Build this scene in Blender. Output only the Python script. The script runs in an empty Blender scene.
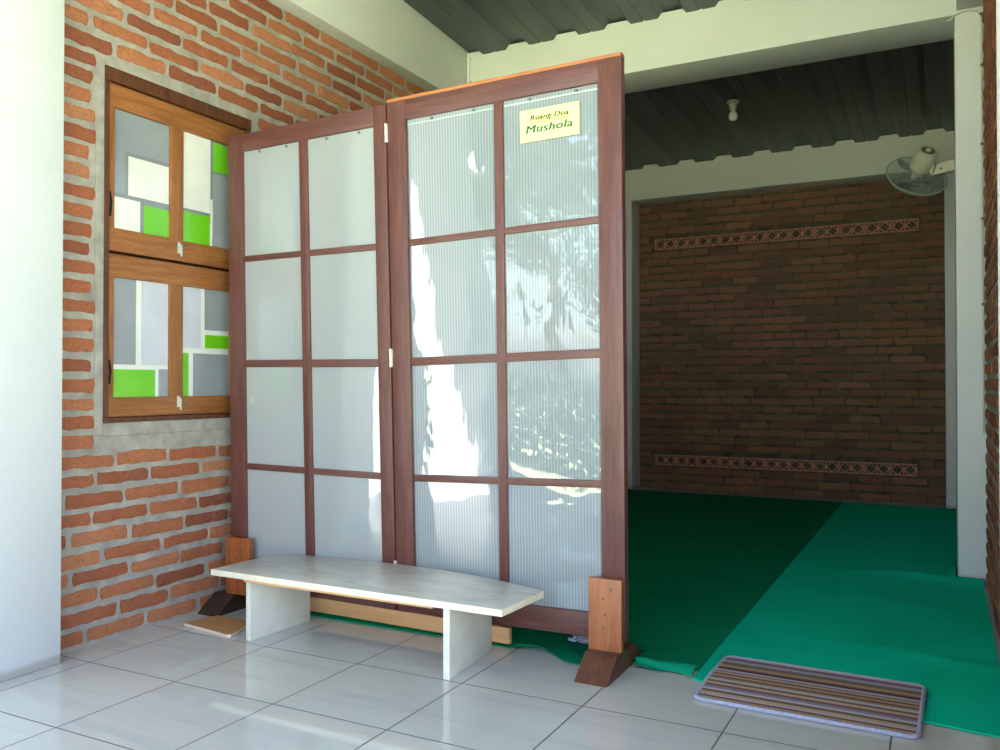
import bpy, bmesh, math, random
from mathutils import Vector, Matrix, noise
PI = math.pi
rnd = random.Random(7)
SC = bpy.context.scene
COL = SC.collection

# ------------------------------------------------------------------ helpers
def srgb(r, g, b):
    f = lambda c: (c / 255 / 12.92) if c / 255 <= .04045 else ((c / 255 + .055) / 1.055) ** 2.4
    return (f(r), f(g), f(b), 1)

def tag(o, label=None, cat=None, group=None, kind=None):
    if label: o['label'] = label
    if cat: o['category'] = cat
    if group: o['group'] = group
    if kind: o['kind'] = kind
    return o

def empty(name, loc=(0, 0, 0), rz=0, label=None, cat=None, group=None, kind=None):
    o = bpy.data.objects.new(name, None)
    COL.objects.link(o)
    o.location = loc
    o.rotation_euler = (0, 0, rz)
    o.empty_display_size = .05
    return tag(o, label, cat, group, kind)

def build(name, bm, mats, parent=None, smooth=None, origin=None):
    """Link bm (world coordinates, or local to the parent's location) as one mesh object."""
    bmesh.ops.recalc_face_normals(bm, faces=bm.faces)
    if origin is not None:
        bmesh.ops.translate(bm, verts=bm.verts, vec=-Vector(origin))
    me = bpy.data.meshes.new(name)
    bm.to_mesh(me)
    bm.free()
    if not isinstance(mats, (list, tuple)): mats = [mats]
    for m in mats: me.materials.append(m)
    if smooth is not None:
        for p in me.polygons: p.use_smooth = True
        try:
            me.set_sharp_from_angle(angle=math.radians(smooth))
        except Exception:
            pass
    o = bpy.data.objects.new(name, me)
    COL.objects.link(o)
    if origin is not None: o.location = origin
    if parent is not None:
        o.parent = parent
    return o

def box(bm, x0, x1, y0, y1, z0, z1, bev=0.0, mi=0, mat=None, seg=2):
    t = bmesh.new()
    bmesh.ops.create_cube(t, size=1)
    for v in t.verts:
        v.co = Vector(((x0 + x1) / 2 + v.co.x * (x1 - x0), (y0 + y1) / 2 + v.co.y * (y1 - y0), (z0 + z1) / 2 + v.co.z * (z1 - z0)))
    if bev: bmesh.ops.bevel(t, geom=list(t.edges), offset=bev, segments=seg, profile=.6, affect='EDGES', clamp_overlap=True)
    if mat is not None: bmesh.ops.transform(t, matrix=mat, verts=t.verts)
    merge(bm, t, mi)

def merge(bm, t, mi=0):
    mp = {}
    for v in t.verts: mp[v] = bm.verts.new(v.co)
    for f in t.faces:
        try:
            nf = bm.faces.new([mp[v] for v in f.verts])
            nf.material_index = f.material_index if mi is None else mi
            nf.smooth = f.smooth
        except ValueError:
            pass
    t.free()

def prism(bm, pts, vec, bev=0.0, mi=0):
    """pts: planar polygon of 3D points, extruded by vec."""
    t = bmesh.new()
    vs = [t.verts.new(p) for p in pts]
    f = t.faces.new(vs)
    r = bmesh.ops.extrude_face_region(t, geom=[f])
    bmesh.ops.translate(t, verts=[g for g in r['geom'] if isinstance(g, bmesh.types.BMVert)], vec=Vector(vec))
    bmesh.ops.recalc_face_normals(t, faces=t.faces)
    if bev: bmesh.ops.bevel(t, geom=list(t.edges), offset=bev, segments=2, profile=.6, affect='EDGES', clamp_overlap=True)
    merge(bm, t, mi)

def frame_of(d):
    d = Vector(d).normalized()
    a = Vector((0, 0, 1)) if abs(d.z) < .9 else Vector((1, 0, 0))
    u = d.cross(a).normalized()
    return u, d.cross(u).normalized()

def tube(bm, pts, r, seg=8, mi=0, closed=False):
    pts = [Vector(p) for p in pts]
    n = len(pts)
    rings = []
    u = None
    for i, p in enumerate(pts):
        if closed: d = pts[(i + 1) % n] - pts[i - 1]
        else: d = pts[min(i + 1, n - 1)] - pts[max(i - 1, 0)]
        d.normalize()
        if u is None: u, w = frame_of(d)
        else:
            u = (u - d * u.dot(d)).normalized()
            w = d.cross(u)
        rr = r[i] if isinstance(r, (list, tuple)) else r
        rings.append([bm.verts.new(p + (u * math.cos(k * 2 * PI / seg) + w * math.sin(k * 2 * PI / seg)) * rr) for k in range(seg)])
    for i in range(n if closed else n - 1):
        a, b = rings[i], rings[(i + 1) % n]
        off = 0
        if closed and i == n - 1:
            best = min(range(seg), key=lambda s: (a[0].co - b[s].co).length)
            off = best
        for k in range(seg):
            f = bm.faces.new([a[k], a[(k + 1) % seg], b[(k + 1 + off) % seg], b[(k + off) % seg]])
            f.material_index = mi
            f.smooth = True
    if not closed:
        for ring in (rings[0], rings[-1]):
            f = bm.faces.new(ring)
            f.material_index = mi

def lathe(bm, prof, mat=None, seg=28, mi=0):
    """prof: list of (r, z) swept about local z."""
    t = bmesh.new()
    rings = []
    for r, z in prof:
        if r < 1e-6: rings.append([t.verts.new((0, 0, z))])
        else: rings.append([t.verts.new((r * math.cos(k * 2 * PI / seg), r * math.sin(k * 2 * PI / seg), z)) for k in range(seg)])
    for a, b in zip(rings, rings[1:]):
        for k in range(seg):
            k2 = (k + 1) % seg
            if len(a) == 1 and len(b) == 1: continue
            if len(a) == 1: f = t.faces.new([a[0], b[k], b[k2]])
            elif len(b) == 1: f = t.faces.new([a[k], a[k2], b[0]])
            else: f = t.faces.new([a[k], a[k2], b[k2], b[k]])
            f.smooth = True
    if mat is not None: bmesh.ops.transform(t, matrix=mat, verts=t.verts)
    merge(bm, t, mi)

def axis_matrix(loc, d):
    """Matrix whose local z points along d."""
    q = Vector(d).normalized().to_track_quat('Z', 'Y')
    return Matrix.Translation(loc) @ q.to_matrix().to_4x4()

# ------------------------------------------------------------------ materials
class NT:
    def __init__(s, name):
        s.m = bpy.data.materials.new(name)
        s.m.use_nodes = True
        s.t = s.m.node_tree
        s.b = s.t.nodes['Principled BSDF']
        s.out = s.t.nodes['Material Output']
    def n(s, typ, **kw):
        nd = s.t.nodes.new(typ)
        for k, v in kw.items():
            if k.startswith('_'): nd.inputs[k[1:].replace('_', ' ')].default_value = v
            else: setattr(nd, k, v)
        return nd
    def l(s, a, b): s.t.links.new(a, b)
    def coords(s, scale=(1, 1, 1), rot=(0, 0, 0)):
        tc = s.n('ShaderNodeTexCoord')
        mp = s.n('ShaderNodeMapping')
        mp.inputs['Scale'].default_value = scale
        mp.inputs['Rotation'].default_value = rot
        s.l(tc.outputs['Object'], mp.inputs['Vector'])
        return mp.outputs['Vector']
    def noise(s, vec, scale, detail=4, rough=.55, dist=0):
        nd = s.n('ShaderNodeTexNoise')
        nd.inputs['Scale'].default_value = scale
        nd.inputs['Detail'].default_value = detail
        nd.inputs['Roughness'].default_value = rough
        nd.inputs['Distortion'].default_value = dist
        if vec is not None: s.l(vec, nd.inputs['Vector'])
        return nd.outputs['Fac']
    def ramp(s, fac, stops, interp='LINEAR'):
        nd = s.n('ShaderNodeValToRGB')
        nd.color_ramp.interpolation = interp
        el = nd.color_ramp.elements
        while len(el) < len(stops): el.new(.5)
        for e, (p, c) in zip(el, stops):
            e.position = p
            e.color = c if len(c) == 4 else (*c, 1)
        s.l(fac, nd.inputs['Fac'])
        return nd.outputs['Color']
    def mix(s, fac, a, b, mode='MIX'):
        nd = s.n('ShaderNodeMix', data_type='RGBA', blend_type=mode)
        for k, v in ((0, fac), (6, a), (7, b)):
            if hasattr(v, 'is_linked') or hasattr(v, 'links'): s.l(v, nd.inputs[k])
            else: nd.inputs[k].default_value = v
        return nd.outputs[2]
    def math(s, op, a, b=None, c=None):
        nd = s.n('ShaderNodeMath', operation=op)
        for i, v in enumerate((a, b, c)):
            if v is None: continue
            if hasattr(v, 'links'): s.l(v, nd.inputs[i])
            else: nd.inputs[i].default_value = v
        return nd.outputs[0]
    def bump(s, h, strength=.3, dist=.01):
        nd = s.n('ShaderNodeBump')
        nd.inputs['Strength'].default_value = strength
        nd.inputs['Distance'].default_value = dist
        s.l(h, nd.inputs['Height'])
        s.l(nd.outputs['Normal'], s.b.inputs['Normal'])
    def set(s, **kw):
        for k, v in kw.items():
            i = s.b.inputs[k.replace('_', ' ')]
            if hasattr(v, 'links'): s.l(v, i)
            else: i.default_value = v
        return s

def plain(name, col, rough=.6, nscale=0, namp=.08, bump=0, **kw):
    t = NT(name)
    if nscale:
        v = t.coords()
        f = t.noise(v, nscale, 5)
        a = tuple(max(0, c * (1 - namp * 2)) for c in col[:3]) + (1,)
        b = tuple(min(1, c * (1 + namp * 2)) for c in col[:3]) + (1,)
        t.set(Base_Color=t.ramp(f, [(.3, a), (.7, b)]))
        if bump: t.bump(t.noise(v, nscale * 6, 4), bump, .004)
    else: t.set(Base_Color=col)
    t.set(Roughness=rough, **kw)
    return t.m

def wood(name, dark, light, axis='z', scale=1.0, rough=.45, bump=.12):
    t = NT(name)
    k = {'x': (1.2, 14, 14), 'y': (14, 1.2, 14), 'z': (14, 14, 1.2)}[axis]
    v = t.coords(tuple(c * scale for c in k))
    f1 = t.noise(v, 3.0, 6, .6, .8)
    f2 = t.noise(v, 14.0, 5, .6)
    f = t.math('ADD', t.math('MULTIPLY', f1, .7), t.math('MULTIPLY', f2, .3))
    t.set(Base_Color=t.ramp(f, [(.3, dark), (.52, tuple((a + b) / 2 for a, b in zip(dark, light))), (.72, light)]), Roughness=rough)
    t.bump(f2, bump, .003)
    return t.m

def painted(name, col, rough=.6, stain=None):
    t = NT(name)
    v = t.coords()
    f = t.noise(v, 2.2, 6, .6)
    a = tuple(c * .93 for c in col[:3]) + (1,)
    c0 = t.ramp(f, [(.3, a), (.65, col)])
    if stain is not None:      # grime of the wall's foot: a band of dirt close to the floor
        tc = t.n('ShaderNodeTexCoord')
        sp = t.n('ShaderNodeSeparateXYZ')
        t.l(tc.outputs['Object'], sp.inputs[0])
        g = t.math('ADD', sp.outputs['Z'], t.math('MULTIPLY', t.noise(v, 18, 4), -.035))
        m = t.ramp(g, [(0.0, (1, 1, 1)), (.018, (0, 0, 0))])
        c0 = t.mix(t.math('MULTIPLY', m, .6), c0, stain)
    t.set(Base_Color=c0, Roughness=rough)
    h = t.math('ADD', t.noise(v, 30, 4, .6), t.math('MULTIPLY', t.noise(v, 6, 3), 1.5))
    t.bump(h, .25, .004)
    return t.m

def brick_mat(name, cols, white=.25, soot=.0):
    t = NT(name)
    at = t.n('ShaderNodeAttribute', attribute_name='tone')
    sp = t.n('ShaderNodeSeparateColor')
    t.l(at.outputs['Color'], sp.inputs[0])
    v = t.coords()
    base = t.ramp(sp.outputs[0], [(i / (len(cols) - 1), c) for i, c in enumerate(cols)])
    n1 = t.noise(v, 22, 6, .65)
    n2 = t.noise(v, 90, 4, .6)
    c = t.mix(t.math('MULTIPLY', n1, .5), base, tuple(x * .5 for x in cols[0][:3]) + (1,))
    c = t.mix(t.ramp(n2, [(.5, (0, 0, 0)), (.8, (.55, .55, .55))]), c, tuple(x * .4 for x in cols[0][:3]) + (1,))
    wf = t.ramp(t.noise(v, 9, 6, .7, .4), [(.62, (0, 0, 0)), (.78, (1, 1, 1))])
    c = t.mix(t.math('MULTIPLY', wf, white), c, srgb(205, 190, 165))
    if soot:
        sf = t.ramp(t.noise(v, 1.6, 5, .6), [(.35, (0, 0, 0)), (.7, (1, 1, 1))])
        c = t.mix(t.math('MULTIPLY', sf, soot), c, srgb(98, 86, 66))
    t.set(Base_Color=c, Roughness=.88)
    t.bump(t.math('ADD', n1, t.math('MULTIPLY', n2, .8)), .8, .007)
    return t.m

M = {}
M['white_wall'] = painted('white_wall_paint', (.76, .77, .78, 1), .6, srgb(150, 140, 130))
M['white_wall_toned_down'] = painted('toned_down_white_paint', (.56, .57, .59, 1), .6, srgb(150, 140, 130))  # same white paint, darkened in colour to offset strong light on the left column
M['beam_paint'] = painted('beam_paint', (.74, .76, .73, 1), .65)
M['mortar'] = plain('grey_mortar', srgb(155, 149, 142), .92, 14, .12, .6)
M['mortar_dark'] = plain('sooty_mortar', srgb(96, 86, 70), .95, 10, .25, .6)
M['brick'] = brick_mat('orange_brick', [srgb(137, 75, 52), srgb(168, 97, 65), srgb(185, 114, 77), srgb(195, 129, 92)], .3)
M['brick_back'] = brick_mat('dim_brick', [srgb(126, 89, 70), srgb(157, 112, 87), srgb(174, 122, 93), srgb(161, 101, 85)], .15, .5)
M['terracotta'] = plain('terracotta', srgb(205, 140, 118), .85, 20, .12, .3)
M['near_black'] = plain('near_black', srgb(10, 8, 8), .95)
M['sash_h'] = wood('sash_wood_across', srgb(108, 62, 30), srgb(170, 111, 62), 'y', 1.4, .4)
M['sash_v'] = wood('sash_wood_upright', srgb(108, 62, 30), srgb(170, 111, 62), 'z', 1.4, .4)
M['frame_dark'] = wood('window_frame_wood', srgb(58, 30, 20), srgb(112, 66, 38), 'z', 1.2, .5)
M['screen_v'] = wood('screen_wood_upright', srgb(72, 38, 36), srgb(113, 69, 62), 'z', 1.0, .36)
M['screen_h'] = wood('screen_wood_across', srgb(72, 38, 36), srgb(113, 69, 62), 'x', 1.0, .36)
M['raw_edge'] = wood('bare_orange_wood', srgb(150, 81, 42), srgb(188, 123, 74), 'x', 1.0, .5)
M['post'] = wood('orange_post_wood', srgb(115, 59, 32), srgb(181, 113, 73), 'z', .9, .4)
M['post_left'] = wood('dark_post_wood', srgb(112, 54, 24), srgb(176, 100, 50), 'z', .9, .4)
M['foot'] = wood('dark_foot_wood', srgb(66, 36, 26), srgb(112, 68, 50), 'y', .8, .4)
M['foot_dark'] = wood('blackened_foot_wood', srgb(36, 24, 20), srgb(66, 46, 38), 'y', .8, .45)
M['plank'] = wood('pale_plank_wood', srgb(204, 147, 94), srgb(227, 181, 130), 'x', .7, .5)
M['metal'] = plain('bright_metal', (.75, .74, .72, 1), .3, Metallic=.9)
M['steel_white'] = plain('pale_hinge', srgb(225, 215, 205), .4, Metallic=.4)
M['nail'] = plain('nail_head', srgb(120, 118, 105), .45, Metallic=.5)
M['cream_plastic'] = plain('cream_plastic', srgb(216, 212, 190), .4, 30, .03)
M['grey_plastic'] = plain('grey_plastic', srgb(112, 106, 92), .5)
M['cage_wire'] = plain('cage_wire', srgb(170, 186, 180), .35)
M['cable'] = plain('cable_sheath', srgb(200, 196, 176), .5)
M['clip'] = plain('cable_clip', srgb(90, 86, 70), .5)
M['paper'] = plain('yellow_card', srgb(239, 234, 151), .45, 40, .01)
M['ink_dark'] = plain('olive_ink', srgb(62, 78, 34), .5)
M['ink_green'] = plain('green_ink', srgb(6, 88, 68), .5)
M['ink_orange'] = plain('orange_ink', srgb(222, 120, 40), .5)
M['cardboard'] = wood('brown_board', srgb(160, 112, 66), srgb(186, 138, 90), 'x', .6, .6, .05)
M['board_edge'] = plain('board_edge', srgb(214, 190, 168), .7)
M['cream_edge'] = plain('cream_edge', srgb(227, 217, 194), .5, 20, .04)
M['bulb_glass'] = plain('opal_glass', srgb(225, 228, 222), .2)
M['socket'] = plain('socket_plastic', srgb(190, 186, 168), .45)
M['trunk'] = plain('bark', srgb(96, 78, 58), .9, 12, .25, .5)
M['concrete'] = plain('grey_concrete', srgb(168, 170, 172), .8, 4, .08, .2)

def leaf_mat(name, c):
    t = NT(name)
    v = t.coords()
    t.set(Base_Color=t.ramp(t.noise(v, 3, 3), [(.3, tuple(x * .6 for x in c[:3]) + (1,)), (.7, c)]), Roughness=.45)
    tr = t.n('ShaderNodeBsdfTranslucent')
    tr.inputs['Color'].default_value = tuple(min(1, x * 1.6) for x in c[:3]) + (1,)
    mx = t.n('ShaderNodeMixShader')
    mx.inputs[0].default_value = .3
    t.l(t.b.outputs[0], mx.inputs[1])
    t.l(tr.outputs[0], mx.inputs[2])
    t.l(mx.outputs[0], t.out.inputs['Surface'])
    return t.m
M['leaf_a'] = leaf_mat('leaf_green', srgb(58, 88, 30))
M['leaf_b'] = leaf_mat('leaf_dark', srgb(40, 66, 26))

def bench_top():
    t = NT('worn_white_laminate')
    v = t.coords((3, 12, 12))
    f = t.noise(v, 2.2, 7, .65, .5)
    c = t.ramp(f, [(.3, srgb(161, 155, 146)), (.5, srgb(193, 189, 180)), (.7, srgb(208, 204, 193))])
    s = t.ramp(t.noise(t.coords((6, 30, 6), (0, 0, .35)), 3, 6, .7), [(.66, (0, 0, 0)), (.76, (1, 1, 1))])
    t.set(Base_Color=t.mix(t.math('MULTIPLY', s, .4), c, srgb(140, 130, 118)), Roughness=.28)
    return t.m
M['bench_top'] = bench_top()
def bench_leg():
    t = NT('scuffed_white_board')
    v = t.coords()
    c = t.ramp(t.noise(v, 7, 6, .6), [(.35, srgb(211, 206, 192)), (.65, srgb(224, 221, 211))])
    s = t.ramp(t.noise(v, 24, 5, .7), [(.68, (0, 0, 0)), (.78, (1, 1, 1))])
    t.set(Base_Color=t.mix(t.math('MULTIPLY', s, .35), c, srgb(190, 160, 125)), Roughness=.45)
    return t.m
M['bench_leg'] = bench_leg()

def floor_mat():
    t = NT('polished_floor_tile')
    tc = t.n('ShaderNodeTexCoord')
    sp = t.n('ShaderNodeSeparateXYZ')
    t.l(tc.outputs['Object'], sp.inputs[0])
    def line(o):
        f = t.math('MULTIPLY', o, 2.5)
        d = t.math('ABSOLUTE', t.math('SUBTRACT', t.math('FRACT', t.math('ADD', f, .5)), .5))   # 0 on a joint
        return t.math('LESS_THAN', d, .0052), t.math('FLOOR', f), d
    lx, ix, dx = line(sp.outputs['X'])
    ly, iy, dy = line(sp.outputs['Y'])
    g = t.math('MAXIMUM', lx, ly)
    cmb = t.n('ShaderNodeCombineXYZ')
    t.l(ix, cmb.inputs[0]); t.l(iy, cmb.inputs[1])
    wn = t.n('ShaderNodeTexWhiteNoise', noise_dimensions='2D')
    t.l(cmb.outputs[0], wn.inputs['Vector'])
    add = t.n('ShaderNodeVectorMath', operation='ADD')
    mp = t.coords((1.2, 9, 1))
    t.l(mp, add.inputs[0]); t.l(wn.outputs['Color'], add.inputs[1])
    st = t.noise(add.outputs[0], 1.6, 5, .6, .6)
    c = t.ramp(st, [(.25, srgb(181, 182, 178)), (.5, srgb(196, 196, 191)), (.75, srgb(189, 189, 181))])
    c = t.mix(t.math('MULTIPLY', wn.outputs['Value'], .12), c, srgb(161, 165, 165))
    c = t.mix(g, c, srgb(70, 68, 66))
    t.set(Base_Color=c, Roughness=t.math('ADD', t.math('MULTIPLY', g, .6), .045), IOR=1.75)
    h = t.ramp(t.math('MINIMUM', dx, dy), [(0, (0, 0, 0)), (.012, (1, 1, 1))])
    t.bump(h, .25, .003)
    return t.m
M['tile'] = floor_mat()

def carpet_mat(name, a, b):
    t = NT(name)
    v = t.coords()
    f = t.noise(v, 260, 3, .7)
    f2 = t.noise(v, 3.5, 5, .6)
    c = t.ramp(t.math('ADD', t.math('MULTIPLY', f, .6), t.math('MULTIPLY', f2, .4)), [(.35, a), (.65, b)])
    t.set(Base_Color=c, Roughness=.95, Specular_IOR_Level=.06)
    t.bump(f, .4, .002)
    return t.m
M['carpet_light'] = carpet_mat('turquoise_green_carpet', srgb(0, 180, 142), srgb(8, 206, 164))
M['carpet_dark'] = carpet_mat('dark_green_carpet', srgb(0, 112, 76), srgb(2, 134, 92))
M['carpet_back'] = carpet_mat('carpet_underside', srgb(8, 130, 98), srgb(20, 152, 116))

def mat_stripes():
    t = NT('striped_doormat')
    tc = t.n('ShaderNodeTexCoord')
    sp = t.n('ShaderNodeSeparateXYZ')
    t.l(tc.outputs['Object'], sp.inputs[0])
    y = t.math('ADD', t.math('MULTIPLY', sp.outputs['Y'], 2.5), .5)
    r = random.Random(3)
    S = {'d': srgb(74, 52, 52), 'l': srgb(196, 184, 196), 't': srgb(198, 168, 136), 'm': srgb(138, 86, 90), 'o': srgb(164, 142, 92), 'g': srgb(140, 134, 154), 'b': srgb(122, 96, 84)}
    seq = 'dtmltblgmtblomtbtgldmtobglgmlgltmbd'
    seq = seq[:30]
    stops = [(i / len(seq), S[ch]) for i, ch in enumerate(seq)]
    c = t.ramp(y, stops, 'CONSTANT')
    v = t.coords((1, 1, 1))
    f = t.noise(v, 420, 2, .7)
    c = t.mix(t.ramp(f, [(.35, (.4, .4, .4)), (.7, (0, 0, 0))]), c, srgb(66, 58, 58))
    t.set(Base_Color=c, Roughness=.95, Specular_IOR_Level=.1)
    t.bump(f, .8, .003)
    return t.m
M['mat'] = mat_stripes()
M['mat_binding'] = plain('lavender_binding', srgb(164, 164, 188), .9, 120, .1, .5)

def film(name, base, dark, amp, wrinkle):
    """Ribbed translucent plastic sheet under clear film."""
    t = NT(name)
    tc = t.n('ShaderNodeTexCoord')
    sp = t.n('ShaderNodeSeparateXYZ')
    t.l(tc.outputs['UV'], sp.inputs[0])
    s = t.math('SINE', t.math('MULTIPLY', sp.outputs['X'], 2 * PI / .0115))
    k = t.math('ADD', t.math('MULTIPLY', s, .5), .5)
    v = t.coords()
    cl = t.noise(v, 3, 4)
    c = t.mix(t.math('MULTIPLY', k, amp), base, dark)
    c = t.mix(t.math('MULTIPLY', cl, .12), c, tuple(x * .8 for x in base[:3]) + (1,))
    t.set(Base_Color=c, Roughness=.35, Specular_IOR_Level=.3, Coat_Weight=1.0, Coat_Roughness=.015, Coat_IOR=1.9)
    h1 = t.noise(v, 4.5, 2, .4, .3)
    h2 = t.noise(t.coords((1, 1, .35)), 16, 2, .4)
    h = t.math('ADD', h1, t.math('MULTIPLY', h2, .22))
    nd = t.n('ShaderNodeBump')
    nd.inputs['Strength'].default_value = wrinkle
    nd.inputs['Distance'].default_value = .012
    t.l(h, nd.inputs['Height'])
    t.l(nd.outputs['Normal'], t.b.inputs['Coat Normal'])
    tr = t.n('ShaderNodeBsdfTranslucent')
    tr.inputs['Color'].default_value = (.75, .8, .82, 1)
    mx = t.n('ShaderNodeMixShader')
    mx.inputs[0].default_value = .12
    t.l(t.b.outputs[0], mx.inputs[1]); t.l(tr.outputs[0], mx.inputs[2])
    t.l(mx.outputs[0], t.out.inputs['Surface'])
    return t.m
M['film_left'] = film('plain_plastic_sheet', srgb(163, 167, 170), srgb(152, 156, 161), .4, .12)
M['film_right'] = film('ribbed_plastic_sheet', srgb(155, 162, 168), srgb(107, 117, 127), .8, .22)
M['film_hem'] = plain('clear_film_hem', srgb(176, 182, 184), .2)

def metal_roof():
    t = NT('dark_ribbed_sheet')
    v = t.coords((5, .35, 5))
    f = t.noise(v, 3, 6, .65)
    t.set(Base_Color=t.ramp(f, [(.3, srgb(80, 88, 90)), (.7, srgb(104, 112, 112))]), Metallic=.5, Roughness=t.math('ADD', t.math('MULTIPLY', f, .25), .30))
    return t.m
M['roof'] = metal_roof()

def pane_mat(name, c, rough=.18):
    t = NT(name)
    v = t.coords()
    f = t.noise(v, 5, 4, .6)
    t.set(Base_Color=t.ramp(f, [(.3, tuple(x * .85 for x in c[:3]) + (1,)), (.7, c)]), Roughness=rough, Coat_Weight=.6, Coat_Roughness=.03)
    return t.m
PANE = [pane_mat('white_glass', srgb(225, 225, 221)), pane_mat('grey_glass', srgb(142, 147, 155)), pane_mat('green_glass', srgb(106, 189, 26)),
        pane_mat('lavender_glass', srgb(196, 198, 212)), pane_mat('lead_line', srgb(128, 134, 140))]

def grass_mat():
    t = NT('sunlit_grass')
    v = t.coords()
    t.set(Base_Color=t.ramp(t.noise(v, 1.2, 8, .7), [(.3, srgb(134, 144, 106)), (.7, srgb(168, 177, 140))]), Roughness=.9)
    return t.m
M['grass'] = grass_mat()
def cloth_mat():
    t = NT('patterned_cloth')
    v = t.coords()
    f = t.noise(v, 60, 2, .5, 1.5)
    t.set(Base_Color=t.ramp(f, [(.42, srgb(50, 58, 96)), (.5, srgb(206, 208, 222)), (.62, srgb(120, 126, 160))]), Roughness=.9)
    return t.m
M['cloth'] = cloth_mat()

# ------------------------------------------------------------------ the room
WL, WR, YB = -.57, 2.30, 5.90          # left wall, right wall, back wall faces
def zceil(y): return 2.955 - .05 * (y - 3.07)

def brick_wall(name, fn, s0, s1, z1, mats, holes=(), seed=1, pitch_z=.0685, pitch_s=.25, hb=.046, gap=.018, dirx=1, slab=None, out=.006):
    """fn(s, z, d): wall coordinate s, height z, distance d out of the mortar face -> point."""
    r = random.Random(seed)
    bm = bmesh.new()
    lay = bm.loops.layers.float_color.new('tone')
    slab(bm)
    for f in bm.faces: f.material_index = 0
    nz = int(z1 / pitch_z) + 1
    for i in range(nz):
        zc = i * pitch_z + pitch_z * .5
        off = (.5 if i % 2 else 0) * pitch_s + r.uniform(-.03, .03)
        s = s0 - pitch_s + off
        stub = bool(holes) and holes[0][0] > s0 + .1 and zc + hb / 2 > holes[0][2] and zc - hb / 2 < holes[0][3]
        first_q = True
        if stub: s = s0
        while s < s1:
            L = pitch_s - gap + r.uniform(-.018, .012)
            a, b = s, s + L
            s += L + gap * r.uniform(.8, 1.25)
            z = zc + r.uniform(-.004, .004)
            lo, hi = z - hb / 2 * r.uniform(.86, 1.08), z + hb / 2 * r.uniform(.86, 1.08)
            a, b = max(a, s0), min(b, s1)
            if hi > z1: continue
            segs = [(a, b)]
            if stub and first_q:
                b = holes[0][0] - .004 - r.uniform(0, .012)
                s = holes[0][0] + r.uniform(.0, .1)
                first_q = False
            for (h0, h1, v0, v1) in holes:
                ns = []
                for (p, q) in segs:
                    if hi < v0 or lo > v1 or q < h0 or p > h1: ns.append((p, q)); continue
                    if p < h0: ns.append((p, h0 - .004))
                    if q > h1: ns.append((h1 + .004, q))
                segs = ns
            for p, q in segs:
                if q - p < .03: continue
                tone = (r.random(), r.random(), r.random(), 1)
                d0 = out * r.uniform(.75, 1.3)
                n = max(2, int((q - p) / .022))
                tilt = r.uniform(-.004, .004)
                seed3 = r.uniform(0, 100)
                grid = []
                for u in range(n + 1):
                    row = []
                    for w in range(4):
                        fu, fw = u / n, w / 3
                        edge_u, edge_w = u in (0, n), w in (0, 3)
                        ss, zz = p + (q - p) * fu, lo + (hi - lo) * fw + tilt * (fu - .5)
                        k = noise.noise(Vector((ss * 22, zz * 22, seed3)))
                        k2 = noise.noise(Vector((ss * 30, zz * 30, seed3 + 40)))
                        dd = d0 + k * .0025
                        if edge_u or edge_w:
                            dd -= .002
                            if edge_u and edge_w: dd -= .001
                            zz += (k2 * .006 + k * .003) if edge_w else 0
                            ss += k * .007 if edge_u else 0
                            if edge_u and edge_w: ss += .004 * (1 if u == 0 else -1)
                        row.append(bm.verts.new(fn(ss, zz, dd)))
                    grid.append(row)
                fs = []
                for u in range(n):
                    for w in range(3):
                        fs.append(bm.faces.new([grid[u][w], grid[u + 1][w], grid[u + 1][w + 1], grid[u][w + 1]]))
                ring = [grid[u][0] for u in range(n + 1)] + [grid[n][w] for w in range(1, 4)] + [grid[u][3] for u in range(n - 1, -1, -1)] + [grid[0][w] for w in (2, 1)]
                cs = Vector(fn((p + q) / 2, (lo + hi) / 2, 0))
                back = []
                for v in ring:
                    # foot of the brick's flank in the mortar
                    w = v.co.copy()
                    d = fn(0, 0, 1) - fn(0, 0, 0)
                    w -= d * ((w - cs).dot(d)) + d * .004
                    w += (w - cs) * .006
                    back.append(bm.verts.new(w))
                m = len(ring)
                for k in range(m):
                    fs.append(bm.faces.new([ring[k], back[k], back[(k + 1) % m], ring[(k + 1) % m]]))
                for f in fs:
                    f.material_index = 1
                    f.smooth = False
                    for lp in f.loops: lp[lay] = tone
    me = bpy.data.meshes.new(name)
    bm.normal_update()
    # make the brick faces look out of the wall
    nrm = fn(0, 0, 1) - fn(0, 0, 0)
    flip = [f for f in bm.faces if f.material_index == 1 and f.normal.dot(nrm) < -.2]
    if len(flip) > 20:
        bmesh.ops.reverse_faces(bm, faces=[f for f in bm.faces if f.material_index == 1])
    bm.to_mesh(me)
    bm.free()
    for m in mats: me.materials.append(m)
    o = bpy.data.objects.new(name, me)
    COL.objects.link(o)
    tag(o, kind='structure')
    return o

# window opening in the left wall
HY0, HY1, HZ0, HZ1 = .573, 1.305, .786, 2.088
def slab_left(bm):
    x0, x1 = -.72, WL - .004
    for (a, b, c, d) in ((.2, HY0, 0, 3.1), (HY1, 6.1, 0, 3.1), (HY0, HY1, 0, HZ0), (HY0, HY1, HZ1, 3.1)):
        box(bm, x0, x1, a, b, c, d)
    # smooth render round the opening
    e = WL + .002
    box(bm, x1 - .01, e, HY0 - .034, HY0, HZ0 - .045, HZ1 + .02, .004)
    box(bm, x1 - .01, e, HY0, HY1 + .05, HZ0 - .05, HZ0, .004)
    box(bm, x1 - .01, e, HY0, HY1 + .05, HZ1, HZ1 + .012, .003)
    box(bm, x1 - .01, e, HY1, HY1 + .04, HZ0, HZ1, .004)
wl = brick_wall('wall_left', lambda s, z, d: Vector((WL - .004 + d, s, z)), .30, 5.9, 2.98, [M['mortar'], M['brick']],
                [(HY0 - .03, HY1 + .05, HZ0 - .05, HZ1 + .012)], 3, slab=slab_left)
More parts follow.
